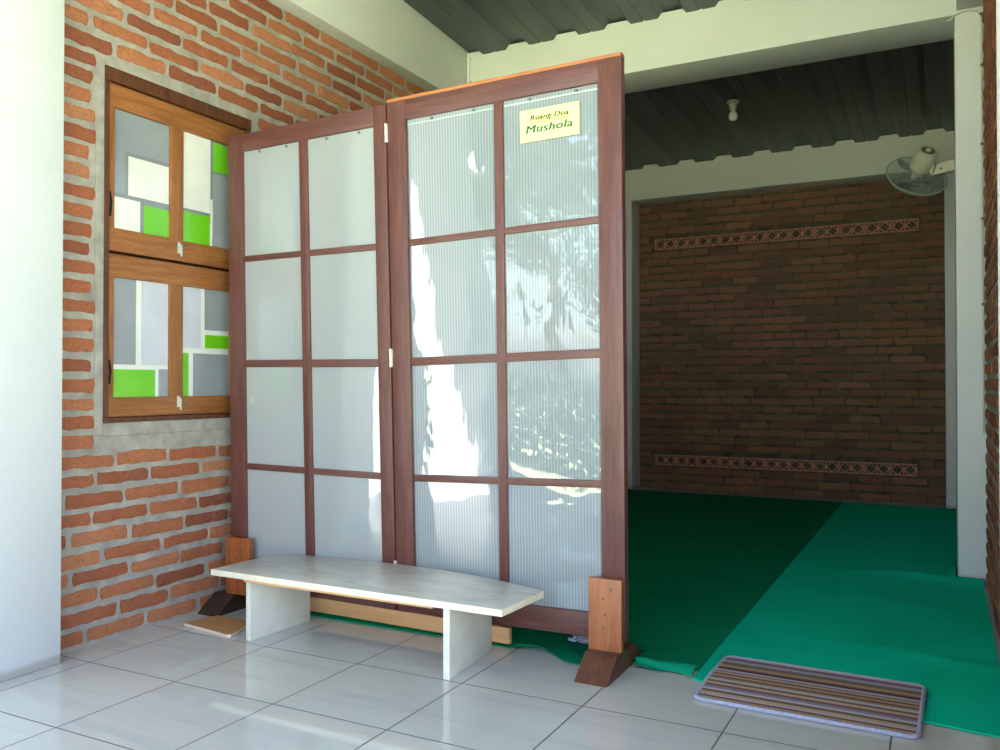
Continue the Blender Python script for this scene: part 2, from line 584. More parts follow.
tag(wl, 'orange brick wall with grey mortar left of the wooden screen', 'wall')

def slab_back(bm): box(bm, -.72, 2.5, YB + .004, YB + .14, 0, 2.95)
VZ = [(2.132, 2.226), (.212, .306)]
wb = brick_wall('wall_back', lambda s, z, d: Vector((s, YB + .004 - d, z)), -.45, 2.30, 2.62, [M['mortar_dark'], M['brick_back']],
                [(-.166, 1.972, VZ[0][0] - .004, VZ[0][1] + .004), (-.166, 1.952, VZ[1][0] - .004, VZ[1][1] + .004)], 11, slab=slab_back, gap=.012, hb=.052)
tag(wb, 'dark brick end wall of the prayer room with two rows of vent blocks', 'wall')

def slab_right(bm): box(bm, WR + .004, WR + .14, .45, 6.04, 0, 3.1)
wr = brick_wall('wall_right', lambda s, z, d: Vector((WR + .004 - d, s, z)), .45, 5.9, 2.95, [M['mortar'], M['brick']], (), 19, slab=slab_right)
tag(wr, 'brick wall seen at a glancing angle at the right edge', 'wall')

def simple(name, x0, x1, y0, y1, z0, z1, m, label, cat, bev=.006):
    bm = bmesh.new()
    box(bm, x0, x1, y0, y1, z0, z1, bev)
    o = build(name, bm, m, None, 40)
    return tag(o, label, cat, kind='structure')

# floor: one slab of porch and room
bm = bmesh.new()
box(bm, -2.4, 3.4, -2.6, 6.04, -.12, 0)
tag(build('floor', bm, M['tile']), 'polished pale grey ceramic tile floor', 'floor', kind='structure')

# columns and beams
simple('column_left', -.80, -.472, .02, .346, 0, 3.2, M['white_wall_toned_down'], 'white plastered column at the left edge in front of the brick wall', 'column')
simple('column_porch', 2.222, 2.50, .20, .45, 0, 3.2, M['white_wall'], 'white plastered column at the right edge of the brick wall', 'column')
simple('column_right', 2.182, 2.312, 3.07, 3.39, 0, 2.97, M['white_wall'], 'white square column carrying the right end of the cross beam', 'column', .008)
simple('column_back_right', 2.141, 2.312, 5.684, 5.92, 0, 2.56, M['white_wall'], 'white corner column at the right end of the back wall', 'column')
simple('column_back_left', -.60, -.306, 5.684, 5.92, 0, 2.56, M['white_wall'], 'white corner column at the left end of the back wall', 'column')
simple('beam_left', -.72, -.485, -.3, 3.10, 2.662, 3.14, M['beam_paint'], 'pale beam along the top of the left brick wall', 'beam', .01)
simple('beam_right', 2.19, 2.44, .2, 3.09, 2.70, 3.10, M['beam_paint'], 'pale beam along the top of the right brick wall', 'beam', .01)
simple('beam_cross', -.72, 2.20, 3.07, 3.39, 2.68, 2.985, M['beam_paint'], 'wide pale cross beam above the screen', 'beam', .01)
simple('beam_back', -.60, 2.30, 5.69, 5.93, 2.555, 2.856, M['beam_paint'], 'pale beam over the back brick wall', 'beam', .008)

# ribbed metal ceiling, falling towards the back
bm = bmesh.new()
xs = []
P0, PIT = -.144 + .01 - .316 * 9, .316
for k in range(22):
    c = P0 + k * PIT
    for dx, dz in ((-.080, 0), (-.048, .040), (.048, .040), (.080, 0)): xs.append((c + dx, dz))
    for dx, dz in ((.150, 0), (.154, .005), (.162, .005), (.166, 0)): xs.append((c + dx, dz))
ys = [-2.0, 0, 3.07, 6.2]
def sheet(dz0):
    return [[bm.verts.new((x, y, zceil(y) + dz + dz0)) for (x, dz) in xs] for y in ys]
xs = [q for q in xs if -1.62 < q[0] < 2.62]
lo, hi = sheet(0), sheet(.02)
for g in (lo, hi):
    for j in range(len(ys) - 1):
        for i in range(len(xs) - 1): bm.faces.new([g[j][i], g[j][i + 1], g[j + 1][i + 1], g[j + 1][i]])
tag(build('ceiling', bm, M['roof']), 'dark ribbed metal roof sheets overhead', 'ceiling', kind='structure')

# the porch's own outer columns and eave, behind the viewer
simple('column_eave_left', -1.58, -1.06, -1.78, -1.44, 0, 3.2, M['concrete'], 'grey concrete porch column toward the garden', 'column')
simple('beam_eave', -1.6, 2.62, -1.70, -1.52, 3.06, 3.2, M['beam_paint'], 'pale eave beam along the garden side of the porch', 'beam')

# ------------------------------------------------------------------ window in the left wall
win = empty('window_1', (WL, .917, .786), label='two-sash wooden window with green, white and grey glass in the left brick wall', cat='window', kind='structure')
def wbuild(name, bm, m, parent, smooth=None): return_o = build(name, bm, m, None, smooth, None); attach(return_o, parent); return return_o
def attach(o, parent):
    """Parent o while it keeps its place in the world (parents are unrotated empties or meshes)."""
    bpy.context.view_layer.update()
    o.parent = parent
    o.matrix_parent_inverse = parent.matrix_world.inverted()
bm = bmesh.new()
X0, X1 = WL - .060, WL + .003
T = .022
box(bm, X0, X1, HY0, HY0 + T, HZ0, HZ1, .003); box(bm, X0, X1, HY1 - T, HY1, HZ0, HZ1, .003)
box(bm, X0, X1 + .004, HY0, HY1, HZ1 - .05, HZ1, .003); box(bm, X0, X1 + .006, HY0, HY1, HZ0, HZ0 + .018, .003)
wbuild('window_frame', bm, M['frame_dark'], win)
bm = bmesh.new()
box(bm, X0 - .012, X0 - .002, HY0, HY1, HZ0, HZ1)
wbuild('back_board', bm, M['frame_dark'], win)
SY0, SY1 = HY0 + T + .002, HY1 - T - .002
def sash(z0, z1, pz0, pz1, panes, base):
    bm = bmesh.new()
    xa, xb = WL - .040, WL - .005
    p = ((.622, .879), (.942, 1.199))
    for (a, b) in ((SY0, p[0][0]), (p[0][1], p[1][0]), (p[1][1], SY1)): box(bm, xa, xb, a, b, z0, z1, .003, 0)
    box(bm, xa, xb + .001, SY0, SY1, z0, pz0, .003, 1); box(bm, xa, xb + .001, SY0, SY1, pz1, z1, .003, 1)
    s = wbuild('sash', bm, [M['sash_v'], M['sash_h']], win, 40)
    for (a, b), rects in zip(p, panes):
        bm = bmesh.new()
        xg = WL - .020
        box(bm, xg - .006, xg, a - .004, b + .004, pz0 - .004, pz1 + .004, 0, base)
        for li, (y0, y1, c0, c1, mi) in enumerate(rects):
            box(bm, xg - .003, xg + .0012 + .0005 * li, max(a, y0), min(b, y1), max(pz0, c0), min(pz1, c1), .0002, mi, None, 1)
        wbuild('pane', bm, PANE, s)
    # turn catch on the bottom rail
    bm = bmesh.new()
    zc = z0 + .052
    box(bm, xb, xb + .003, .912, .926, zc - .022, zc + .022, .001)
    tube(bm, [(xb + .003, .919, zc + .012), (xb + .014, .919, zc + .012), (xb + .016, .919, zc - .004), (xb + .012, .921, zc - .034)], .0042, 8)
    wbuild('latch', bm, M['metal'], s, 40)
    bm = bmesh.new()
    zc = z0 + (z1 - z0) * .25
    tube(bm, [(xb + .002, SY0 + .004, zc + .06), (xb + .006, SY0 + .006, zc + .02), (xb + .002, SY0 + .004, zc - .03)], [.003, .005, .004], 6)
    wbuild('stay', bm, M['near_black'], s, 40)
sash(1.418, 2.034, 1.503, 1.948,
     [[(.622, .879, 1.50, 1.95, 1), (.676, .879, 1.622, 1.80, 4), (.691, .879, 1.637, 1.785, 0), (.622, .759, 1.5, 1.637, 4), (.622, .744, 1.5, 1.622, 0), (.745, .879, 1.5, 1.637, 4), (.760, .879, 1.5, 1.612, 2)],
      [(.942, 1.094, 1.64, 1.95, 0), (.942, 1.092, 1.5, 1.626, 2), (1.094, 1.108, 1.6, 1.95, 4), (1.094, 1.106, 1.5, 1.7, 0), (1.11, 1.2, 1.822, 1.942, 2), (1.11, 1.2, 1.5, 1.81, 1)]], 4)
sash(.806, 1.406, .878, 1.322,
     [[(.622, .729, 1.0, 1.322, 1), (.753, .879, 1.0, 1.322, 3), (.622, .818, .878, .982, 2), (.835, .879, .878, .985, 1)],
      [(.942, 1.046, 1.074, 1.322, 3), (1.066, 1.2, 1.152, 1.322, 1), (1.068, 1.2, 1.077, 1.132, 2), (.942, .982, .878, 1.053, 2), (1.006, 1.2, .878, 1.053, 1)]], 0)

# ------------------------------------------------------------------ roster vent blocks in the back wall
def vent_block(w, h):
    bm = bmesh.new()
    y0, y1 = -.012, .05
    t = .0085
    box(bm, -w / 2, w / 2, y0, y1, -h / 2, -h / 2 + t, .0015); box(bm, -w / 2, w / 2, y0, y1, h / 2 - t, h / 2, .0015)
    for x in (-w / 2 + t / 2, 0, w / 2 - t / 2): box(bm, x - t / 2, x + t / 2, y0, y1, -h / 2, h / 2, .0015)
    cw, chh = w / 2, h
    for cx in (-w / 4, w / 4):
        a, b = cw / 2 - t * .4, chh / 2 - t * .4
        mid = [(cx, b), (cx + a, 0), (cx, -b), (cx - a, 0)]
        for i in range(4):      # lozenge
            p, q = Vector((mid[i][0], 0, mid[i][1])), Vector((mid[(i + 1) % 4][0], 0, mid[(i + 1) % 4][1]))
            bar(bm, p, q, .0085, y0 + .004, y1)
    return bm
def bar(bm, p, q, w, y0, y1):
    d = (q - p).normalized()
    n = Vector((-d.z, 0, d.x)) * (w / 2)
    prism(bm, [p + n + Vector((0, y0, 0)), q + n + Vector((0, y0, 0)), q - n + Vector((0, y0, 0)), p - n + Vector((0, y0, 0))], (0, y1 - y0, 0))
ORD = ['leftmost', 'second from the left', 'third from the left', 'fourth from the left', 'fifth from the left', 'middle one', 'fifth from the right', 'fourth from the right', 'third from the right', 'second from the right', 'rightmost']
first = None
for row, (lo_, hi_) in enumerate(VZ):
    x = -.161
    n = 11
    W_ = (1.964 if row == 0 else 1.943) + .161
    for k in range(n):
        w = W_ / n
        if first is None:
            first = build('vent_block', vent_block(w - .006, hi_ - lo_), M['terracotta'], None, 40)
            bm = bmesh.new()
            box(bm, -w / 2 + .004, w / 2 - .004, .03, .046, -(hi_ - lo_) / 2 + .004, (hi_ - lo_) / 2 - .004)
            o = first
            dark = build('shade_panel', bm, M['near_black'], first)  # near-black panel that paints in the shade behind the vent bars
        else:
            o = first.copy(); COL.objects.link(o)
            d2 = dark.copy(); COL.objects.link(d2); d2.parent = o
        o.location = (x + w / 2, YB - .006 , (lo_ + hi_) / 2)
        x += w
        tag(o, 'terracotta vent block, %s in the %s row of the back wall' % (ORD[k], 'upper' if row == 0 else 'lower'), 'vent block',
            None, None)
        o['group'] = 'terracotta vent blocks in the %s row' % ('upper' if row == 0 else 'lower')

# ------------------------------------------------------------------ folding screen
SCREEN_LABEL = 'tall two-leaf folding screen of reddish brown wood with white plastic panes'
scr = empty('folding_screen', (.35, 1.14, 0), label=SCREEN_LABEL, cat='screen')
LT = .036
class Leaf:
    def __init__(s, tl, tr, bl, br): s.c = [Vector(p) for p in (tl, tr, bl, br)]
    def p(s, x, z, d=0):
        """x: metres along the leaf from its left edge (of its nominal width), z: nominal height, d: depth behind the face."""
        u, v = x / s.W, (z - s.z0) / (s.z1 - s.z0)
        tl, tr, bl, br = s.c
        q = (bl * (1 - u) + br * u) * (1 - v) + (tl * (1 - u) + tr * u) * v
        return q + Vector((0, d, 0))
def lbox(bm, L, x0, x1, z0, z1, d0, d1, bev=.003, mi=0):
    t = bmesh.new()
    vs = {}
    for i, x in enumerate((x0, x1)):
        for j, z in enumerate((z0, z1)):
            for k, d in enumerate((d0, d1)): vs[i, j, k] = t.verts.new(L.p(x, z, d))
    for q in (((0, 0, 0), (1, 0, 0), (1, 1, 0), (0, 1, 0)), ((0, 0, 1), (0, 1, 1), (1, 1, 1), (1, 0, 1)), ((0, 0, 0), (0, 1, 0), (0, 1, 1), (0, 0, 1)),
              ((1, 0, 0), (1, 0, 1), (1, 1, 1), (1, 1, 0)), ((0, 1, 0), (1, 1, 0), (1, 1, 1), (0, 1, 1)), ((0, 0, 0), (0, 0, 1), (1, 0, 1), (1, 0, 0))):
        t.faces.new([vs[a] for a in q])
    bmesh.ops.recalc_face_normals(t, faces=t.faces)
    if bev: bmesh.ops.bevel(t, geom=list(t.edges), offset=bev, segments=2, profile=.6, affect='EDGES', clamp_overlap=True)
    merge(bm, t, mi)
ROWS = [(.165, .572), (.597, .997), (1.027, 1.437), (1.461, 1.898)]
def leaf(L, W, x_l, x_m, x_r, film_m, tops):
    """x_l, x_r: inner edges of the stiles; x_m: the middle upright's two edges."""
    L.W, L.z0, L.z1 = W, .085, 1.97
    for a, b in ((0, x_l), (x_r, W)):
        bm = bmesh.new(); lbox(bm, L, a, b, L.z0, L.z1, 0, LT); wbuild('stile', bm, M['screen_v'], scr, 40)
    for a, b in ((L.z0, ROWS[0][0]), (ROWS[-1][1], L.z1)):
        bm = bmesh.new(); lbox(bm, L, x_l - .004, x_r + .004, a, b, .001, LT - .001); wbuild('rail', bm, M['screen_h'], scr, 40)
    bm = bmesh.new(); lbox(bm, L, x_m[0], x_m[1], ROWS[0][0] - .004, ROWS[-1][1] + .004, .004, LT - .004); wbuild('muntin', bm, M['screen_v'], scr, 40)
    for r0, r1 in zip(ROWS, ROWS[1:]):
        bm = bmesh.new(); lbox(bm, L, x_l - .004, x_r + .004, r0[1], r1[0], .006, LT - .004); wbuild('muntin', bm, M['screen_h'], scr, 40)
    for ri, (z0, z1) in enumerate(ROWS):
        for a, b in ((x_l, x_m[0]), (x_m[1], x_r)):
            bm = bmesh.new()
            uvl = bm.loops.layers.uv.new('UVMap')
            nx, nz = 12, 12
            ph = rnd.uniform(0, 50)
            tilt = rnd.uniform(-.002, .002)
            for d0, flip in ((.014, False), (.022, True)):
                g = []
                for i in range(nx + 1):
                    row = []
                    for j in range(nz + 1):
                        x, z = a - .004 + (b - a + .008) * i / nx, z0 - .004 + (z1 - z0 + .008) * j / nz
                        k = noise.noise(Vector((x * 5, z * 4, ph))) * .0016
                        row.append((bm.verts.new(L.p(x, z, d0 + k)), x, z))
                    g.append(row)
                for i in range(nx):
                    for j in range(nz):
                        q = [g[i][j], g[i + 1][j], g[i + 1][j + 1], g[i][j + 1]]
                        f = bm.faces.new([v[0] for v in q]); f.smooth = True
                        for lp, v in zip(f.loops, q): lp[uvl].uv = (v[1], v[2])
            pane = wbuild('pane', bm, film_m, scr)
            if ri == 3:
                if tops:
                    bm = bmesh.new(); lbox(bm, L, a + .003, b - .003, z1 - .021, z1 - .015, .010, .013, .001); wbuild('film_hem', bm, M['film_hem'], pane)
                for fx in (.3, .78):
                    bm = bmesh.new()
                    q = L.p(a + (b - a) * fx, z1 - .012, .008)
                    lathe(bm, [(0, -.006), (.0045, -.004), (.0045, .001), (0, .002)], axis_matrix(q, (0, 1, 0)), 10); wbuild('tack', bm, M['nail'], pane)
LA = Leaf((-.518, 1.12, 1.959), (.281, 1.12, 1.975), (-.490, 1.125, .098), (.285, 1.190, .069))
RA = Leaf((.287, 1.12, 1.977), (1.207, 1.12, 1.991), (.291, 1.190, .069), (1.219, 1.12, .100))
leaf(LA, .80, .078, (.377, .417), .742, M['film_left'], False)
leaf(RA, .92, .082, (.449, .484), .838, M['film_right'], True)
bm = bmesh.new(); lbox(bm, RA, 0, .92, 1.97, 1.982, .001, LT - .001, .002); wbuild('top_strip', bm, M['raw_edge'], scr)
for z in (1.86, 1.03, .24):
    bm = bmesh.new()
    q = (LA.p(.80, z) + RA.p(0, z)) / 2
    ax = (LA.p(.80, z + .1) - LA.p(.80, z)).normalized()
    for k in range(3):
        tube(bm, [q + ax * (-.034 + k * .0235) + Vector((0, -.004, 0)), q + ax * (-.034 + k * .0235 + .0215) + Vector((0, -.004, 0))], .0055, 10)
    box(bm, q.x - .006, q.x + .006, q.y - .002, q.y + .0015, q.z - .034, q.z + .034, .0006)
    wbuild('hinge', bm, M['steel_white'], scr, 40)
# feet: a ramped block along y with an upright board before and behind the stile
def foot(x0, x1, y0, y1, px0, px1, mb, mp, yb=1.12):
    bm = bmesh.new()
    prism(bm, [(x0, y0, 0), (x0, y0 + .095, .07), (x0, y1 - .095, .07), (x0, y1, 0)], (x1 - x0, 0, 0), .004)
    f = wbuild('foot', bm, mb, scr, 40)
    for d0, d1 in ((yb - .026, yb - .001), (yb + LT + .003, yb + LT + .026)):
        bm = bmesh.new(); box(bm, px0, px1 - (.028 if d0 > yb else 0), d0, d1, .069, .30, .003)
        wbuild('upright', bm, mp, f, 40)
        if d0 < yb:
            for (bx, bz) in ((.45, .72), (.5, .5), (.45, .32), (.68, .87)):
                b2 = bmesh.new()
                lathe(b2, [(0, -.003), (.004, -.002), (.004, .002), (0, .002)], axis_matrix((px0 + (px1 - px0) * bx, d0, .07 + .23 * bz), (0, 1, 0)), 10)
                wbuild('nail', b2, M['nail'], f)
foot(1.102, 1.212, .968, 1.322, 1.102, 1.214, M['foot'], M['post'])
foot(-.548, -.438, .992, 1.335, -.492, -.366, M['foot_dark'], M['post_left'])

# card on the top right pane
cx0 = 1.0555 - .287 - .219
def card_p(x, z, d=0): return RA.p(x, z, d)
sg = empty('sign_card', tuple(RA.p(.66, 1.757)), label='small yellow card reading Ruang Doa Mushola on the top right pane', cat='sign')
A0, A1 = .551, .770
bm = bmesh.new()
def cq(fx, fz, d): # fractions over the card
    return RA.p(A0 + (A1 - A0) * fx, 1.741 + .108 * fz, d)
t = bmesh.new()
for (d0) in (.0,):
    vs = [t.verts.new(cq(*q)) for q in ((0, 0, .006), (1, 0, .006), (1, 1, .006), (0, 1, .006))]
    f = t.faces.new(vs)
    r = bmesh.ops.extrude_face_region(t, geom=[f])
    bmesh.ops.translate(t, verts=[g for g in r['geom'] if isinstance(g, bmesh.types.BMVert)], vec=(0, .004, 0))
merge(bm, t, 0)
wbuild('card', bm, M['paper'], sg)
def lettering(name, s, size, fx, fz, m, bold, width):
    cu = bpy.data.curves.new(name, 'FONT')
    cu.body = s; cu.size = size; cu.align_x = 'CENTER'; cu.shear = .2; cu.extrude = .0004; cu.space_character = 1.08
    tmp = bpy.data.objects.new(name, cu); COL.objects.link(tmp)
    bpy.context.view_layer.update()
    src = bpy.data.meshes.new_from_object(tmp.evaluated_get(bpy.context.evaluated_depsgraph_get()))
    bpy.data.objects.remove(tmp); bpy.data.curves.remove(cu)
    w = max(v.co.x for v in src.vertices) - min(v.co.x for v in src.vertices)
    k = width / w
    ox = cq(fx, fz, .0054)
    ex = (cq(1, .5, 0) - cq(0, .5, 0)).normalized(); ez = (cq(.5, 1, 0) - cq(.5, 0, 0)).normalized()
    bm = bmesh.new()
    n = 5 if bold else 1
    for q in range(n):           # a heavy stroke: the outline laid down side by side
        off = bold * (q / max(1, n - 1) - .5) * 2
        t = bmesh.new(); t.from_mesh(src)
        for v in t.verts: v.co = ox + ex * (v.co.x * k + off) + ez * (v.co.y + (off * .4 if q % 2 else -off * .4)) + Vector((0, -v.co.z - q * .00002, 0))
        merge(bm, t, 0)
    o = build(name, bm, m); attach(o, sg)
    bpy.data.meshes.remove(src)
lettering('lettering', 'Ruang Doa', .025, .50, .66, M['ink_dark'], .0011, .142)
lettering('lettering', 'Mushola', .037, .49, .27, M['ink_green'], .0014, .172)
bm = bmesh.new()
t = bmesh.new()
t.faces.new([t.verts.new(cq(*q)) for q in ((.18, .565, .0052), (.84, .565, .0052), (.84, .592, .0052), (.18, .592, .0052))])
merge(bm, t, 0)
wbuild('ruled_line', bm, M['ink_orange'], sg)

# bare plank under the screen
bm = bmesh.new()
box(bm, -.24, .765, 1.205, 1.226, .009, .066, .002)
bmesh.ops.rotate(bm, verts=bm.verts, cent=(.26, 1.215, 0), matrix=Matrix.Rotation(-.030, 3, 'Z'))
tag(build('plank', bm, M['plank'], None, 40, (.26, 1.215, 0)), 'pale orange bare plank on edge under the bottom rail of the screen', 'plank')

# folded cloth behind the screen
bm = bmesh.new()
n = 26
for k in range(n):
    pass
g = []
for i in range(17):
    row = []
    for j in range(13):
        u, v = i / 16 - .5, j / 12 - .5
        z = .014 + .045 * max(0, 1 - (2 * u) ** 2) * max(0, 1 - (2 * v) ** 2) + .012 * noise.noise(Vector((u * 9, v * 9, 4)))
        row.append(bm.verts.new((.990 + u * .12 * (1 + .1 * noise.noise(Vector((0, v * 5, 1)))), 1.405 + v * .15, max(.008, z))))
    g.append(row)
for i in range(16):
    for j in range(12): bm.faces.new([g[i][j], g[i + 1][j], g[i + 1][j + 1], g[i][j + 1]])
r = bmesh.ops.extrude_face_region(bm, geom=list(bm.faces))
for v in [q for q in r['geom'] if isinstance(q, bmesh.types.BMVert)]: v.co.z = .0085
tag(build('folded_cloth', bm, M['cloth'], None, 60, (.99, 1.405, .009)), 'blue and white patterned cloth on the carpet, glimpsed under the screen', 'cloth')

# ------------------------------------------------------------------ bench
bn = empty('bench', (.32, .97, 0), label='low white bench with two board legs in front of the screen', cat='bench')
SH = .252
edge = [(-.247, .779), (.954, .771), (.968, 1.042), (.86, 1.082), (.74, 1.118), (.61, 1.147), (.493, 1.162), (.35, 1.171), (.216, 1.170), (.09, 1.162), (-.013, 1.153), (-.113, 1.137), (-.170, 1.110), (-.223, 1.066), (-.244, .93)]
bm = bmesh.new()
t = bmesh.new()
f = t.faces.new([t.verts.new((x, y, SH - .022)) for x, y in edge])
r = bmesh.ops.extrude_face_region(t, geom=[f])
bmesh.ops.translate(t, verts=[g_ for g_ in r['geom'] if isinstance(g_, bmesh.types.BMVert)], vec=(0, 0, .022))
bmesh.ops.recalc_face_normals(t, faces=t.faces)
bmesh.ops.bevel(t, geom=list(t.edges), offset=.0025, segments=2, profile=.6, affect='EDGES')
for f in t.faces:
    f.normal_update()
    f.material_index = 0 if f.normal.z > .9 else 1
merge(bm, t, None)
wbuild('seat', bm, [M['bench_top'], M['cream_edge']], bn, 40)
for x0, x1, y0, y1 in ((-.118, -.095, .822, 1.128), (.730, .753, .804, 1.140)):
    bm = bmesh.new(); box(bm, x0, x1, y0, y1, 0, SH - .022, .002)
    bmesh.ops.rotate(bm, verts=bm.verts, cent=(x1, y0, 0), matrix=Matrix.Rotation(.086 if x0 > 0 else -.06, 3, 'Z'))
    wbuild('leg', bm, M['bench_leg'], bn, 40)
bm = bmesh.new(); box(bm, -.092, .70, .784, .800, SH - .031, SH - .0225, .002)
wbuild('batten', bm, M['plank'], bn, 40)

# thin brown board on the floor by the left foot
bm = bmesh.new()
prism(bm, [(-.459, .849, .0005), (-.20, .812, .0005), (-.188, .822, .0005), (-.235, .988, .0005), (-.43, .988, .0005)], (0, 0, .011), .0012)
for f in bm.faces: f.material_index = 0 if f.normal.z > .9 else 1
bm.normal_update()
for f in bm.faces: f.material_index = 0 if abs(f.normal.z) > .9 else 1
tag(build('flat_board', bm, [M['cardboard'], M['board_edge']], None, None, (-.33, .91, 0)), 'thin brown board lying on the tiles behind the left bench leg', 'board')

# ------------------------------------------------------------------ carpets
def carpet(name, x0, x1, yf, y1, m, height, label, nx=60, ny=150, back=None):
    """yf(x): front edge; height(x, y): surface height."""
    bm = bmesh.new()
    g = []
    for i in range(nx + 1):
        x = x0 + (x1 - x0) * i / nx
        row = []
        y0 = yf(x)
        for j in range(ny + 1):
            fj = (j / ny) ** 1.5
            y = y0 + (y1 - y0) * fj
            row.append(bm.verts.new((x, y, height(x, y, y - y0))))
        g.append(row)
    for i in range(nx):
        for j in range(ny): bm.faces.new([g[i][j], g[i + 1][j], g[i + 1][j + 1], g[i][j + 1]]).smooth = True
    top = list(bm.faces)
    r = bmesh.ops.extrude_face_region(bm, geom=top)
    for v in [q for q in r['geom'] if isinstance(q, bmesh.types.BMVert)]: v.co.z = max(.0006, v.co.z - .004)
    o = build(name, bm, [m], None, 50, ((x0 + x1) / 2, (yf(x0) + y1) / 2, 0))
    return tag(o, label, 'carpet')
def front_dark(x):
    return 1.155 + .028 * math.sin(x * 9 + .6) + .02 * math.sin(x * 23) + (.05 if x > 1.1 else 0) * min(1, (x - 1.1) / .15 if x > 1.1 else 0)
def h_dark(x, y, d):
    h = .0052 + .002 * noise.noise(Vector((x * 3, y * 2, 2)))
    if d < .05 and x > .78: h += .012 * (1 - d / .05) ** 2 * (.6 + .6 * math.sin(x * 17))
    if y < 1.5: h = min(h, .0078) if x < .8 else h
    return max(.0046, h)
def front_dark_safe(x):       # stays behind the plank on the left and under the screen's edge on the right
    if x < -.40: return 1.345                    # laid round the feet of the screen
    if 1.094 < x < 1.220: return 1.332
    return front_dark(x) if x > .8 else 1.18
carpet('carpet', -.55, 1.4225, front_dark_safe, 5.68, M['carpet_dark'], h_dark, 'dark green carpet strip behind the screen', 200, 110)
def front_light(x): return 1.135 + .012 * math.sin(x * 8) - .03 * max(0, min(1, (x - 2.0) / .25)) + .05 * max(0, 1 - (x - 1.40) / .1 if x < 1.5 else 0)
def h_light(x, y, d):
    h = .0062 + .0016 * noise.noise(Vector((x * 4, y * 3, 9)))
    # slack folds across the strip and a curl against the column
    for (yc, amp, wd, sl) in ((3.02, .022, .07, .12), (1.72, .006, .05, .05), (2.45, .004, .06, -.08)):
        yy = y - yc - sl * (x - 1.9) + .05 * math.sin(x * 6)
        h += amp * math.exp(-(yy / wd) ** 2) * max(0, min(1, (x - 1.62) / .35))
    return h
def light_x1(): return 2.17
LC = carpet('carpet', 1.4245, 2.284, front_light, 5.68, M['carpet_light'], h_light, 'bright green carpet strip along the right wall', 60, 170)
# loose edge strip of the dark carpet, turned over
bm = bmesh.new()
pts = [(1.2185, 1.228), (1.255, 1.228), (1.30, 1.226), (1.345, 1.238), (1.39, 1.236), (1.420, 1.236)]
g = []
for i, (x, y) in enumerate(pts):
    row = []
    for k in range(7):
        a = k / 6
        dy = -.012 * a - (.011 * a * min(5, max(0, i - 0)))
        z = .024 + .010 * math.sin(PI * a) * (.7 + .3 * math.sin(i * 2)) - .014 * a
        row.append(bm.verts.new((x, y + dy, max(.002, z))))
    g.append(row)
for i in range(len(pts) - 1):
    for k in range(6): bm.faces.new([g[i][k], g[i + 1][k], g[i + 1][k + 1], g[i][k + 1]]).smooth = True
r = bmesh.ops.extrude_face_region(bm, geom=list(bm.faces))
for v in [q for q in r['geom'] if isinstance(q, bmesh.types.BMVert)]: v.co.z = max(.0004, v.co.z - .004)
fl = build('turned_edge', bm, M['carpet_back'], None, 50)
tag(fl, 'lighter turned-over carpet edge')
dark_carpet = [o for o in COL.objects if o.get('label') == 'dark green carpet strip behind the screen'][0]
attach(fl, dark_carpet)
# flap of the light strip riding up the column
bm = bmesh.new()
g = []
for i in range(9):
    y = 3.02 + .30 * i / 8
    row = []
    for k in range(7):
        a = k / 6
        hgt = .06 * max(0, 1 - abs(i / 8 - .35) * 1.6)
        row.append(bm.verts.new((2.120 + .05 * a + .003 * math.sin(i), y, .008 + hgt * a * a + .004 * math.sin(i * 1.4) * a)))
    g.append(row)
for i in range(8):
    for k in range(6): bm.faces.new([g[i][k], g[i + 1][k], g[i + 1][k + 1], g[i][k + 1]]).smooth = True
r = bmesh.ops.extrude_face_region(bm, geom=list(bm.faces))
for v in [q for q in r['geom'] if isinstance(q, bmesh.types.BMVert)]: v.co.z -= .004
attach(build('raised_fold', bm, M['carpet_light'], None, 50), LC)

# striped doormat
mt = empty('doormat', (1.772, 1.181, .0125), rz=-.022, label='striped brown and grey doormat on the front edge of the bright carpet', cat='doormat')
def rounded(w, h, r, n=6):
    P = []
    for cx, cy, a0 in ((w / 2 - r, h / 2 - r, 0), (-w / 2 + r, h / 2 - r, PI / 2), (-w / 2 + r, -h / 2 + r, PI), (w / 2 - r, -h / 2 + r, 1.5 * PI)):
        for k in range(n + 1): P.append((cx + r * math.cos(a0 + k * PI / 2 / n), cy + r * math.sin(a0 + k * PI / 2 / n)))
    return P
bm = bmesh.new()
prism(bm, [(x, y, 0) for x, y in rounded(.584, .382, .02)], (0, 0, .010), 0)
def sag(y): return -.0115 * max(0, min(1, (-.045 - y) / .10))      # the front third lies on the tiles
for yy in (-.045, -.08, -.115, -.145):
    bmesh.ops.bisect_plane(bm, geom=list(bm.verts) + list(bm.edges) + list(bm.faces), plane_co=(0, yy, 0), plane_no=(0, 1, 0))
for v in bm.verts: v.co.z += sag(v.co.y)
build('pile', bm, M['mat'], mt)
bm = bmesh.new()
ring = []
rr = rounded(.590, .388, .024)
for (xa, ya), (xb, yb) in zip(rr, rr[1:] + rr[:1]):
    for k in range(10 if abs(yb - ya) > .1 else 1):
        f_ = k / (10 if abs(yb - ya) > .1 else 1)
        ring.append((xa + (xb - xa) * f_, ya + (yb - ya) * f_))
tube(bm, [(x, y, .0058 + sag(y)) for x, y in ring], .0068, 8, 0, True)
build('binding', bm, M['mat_binding'], mt, 60)

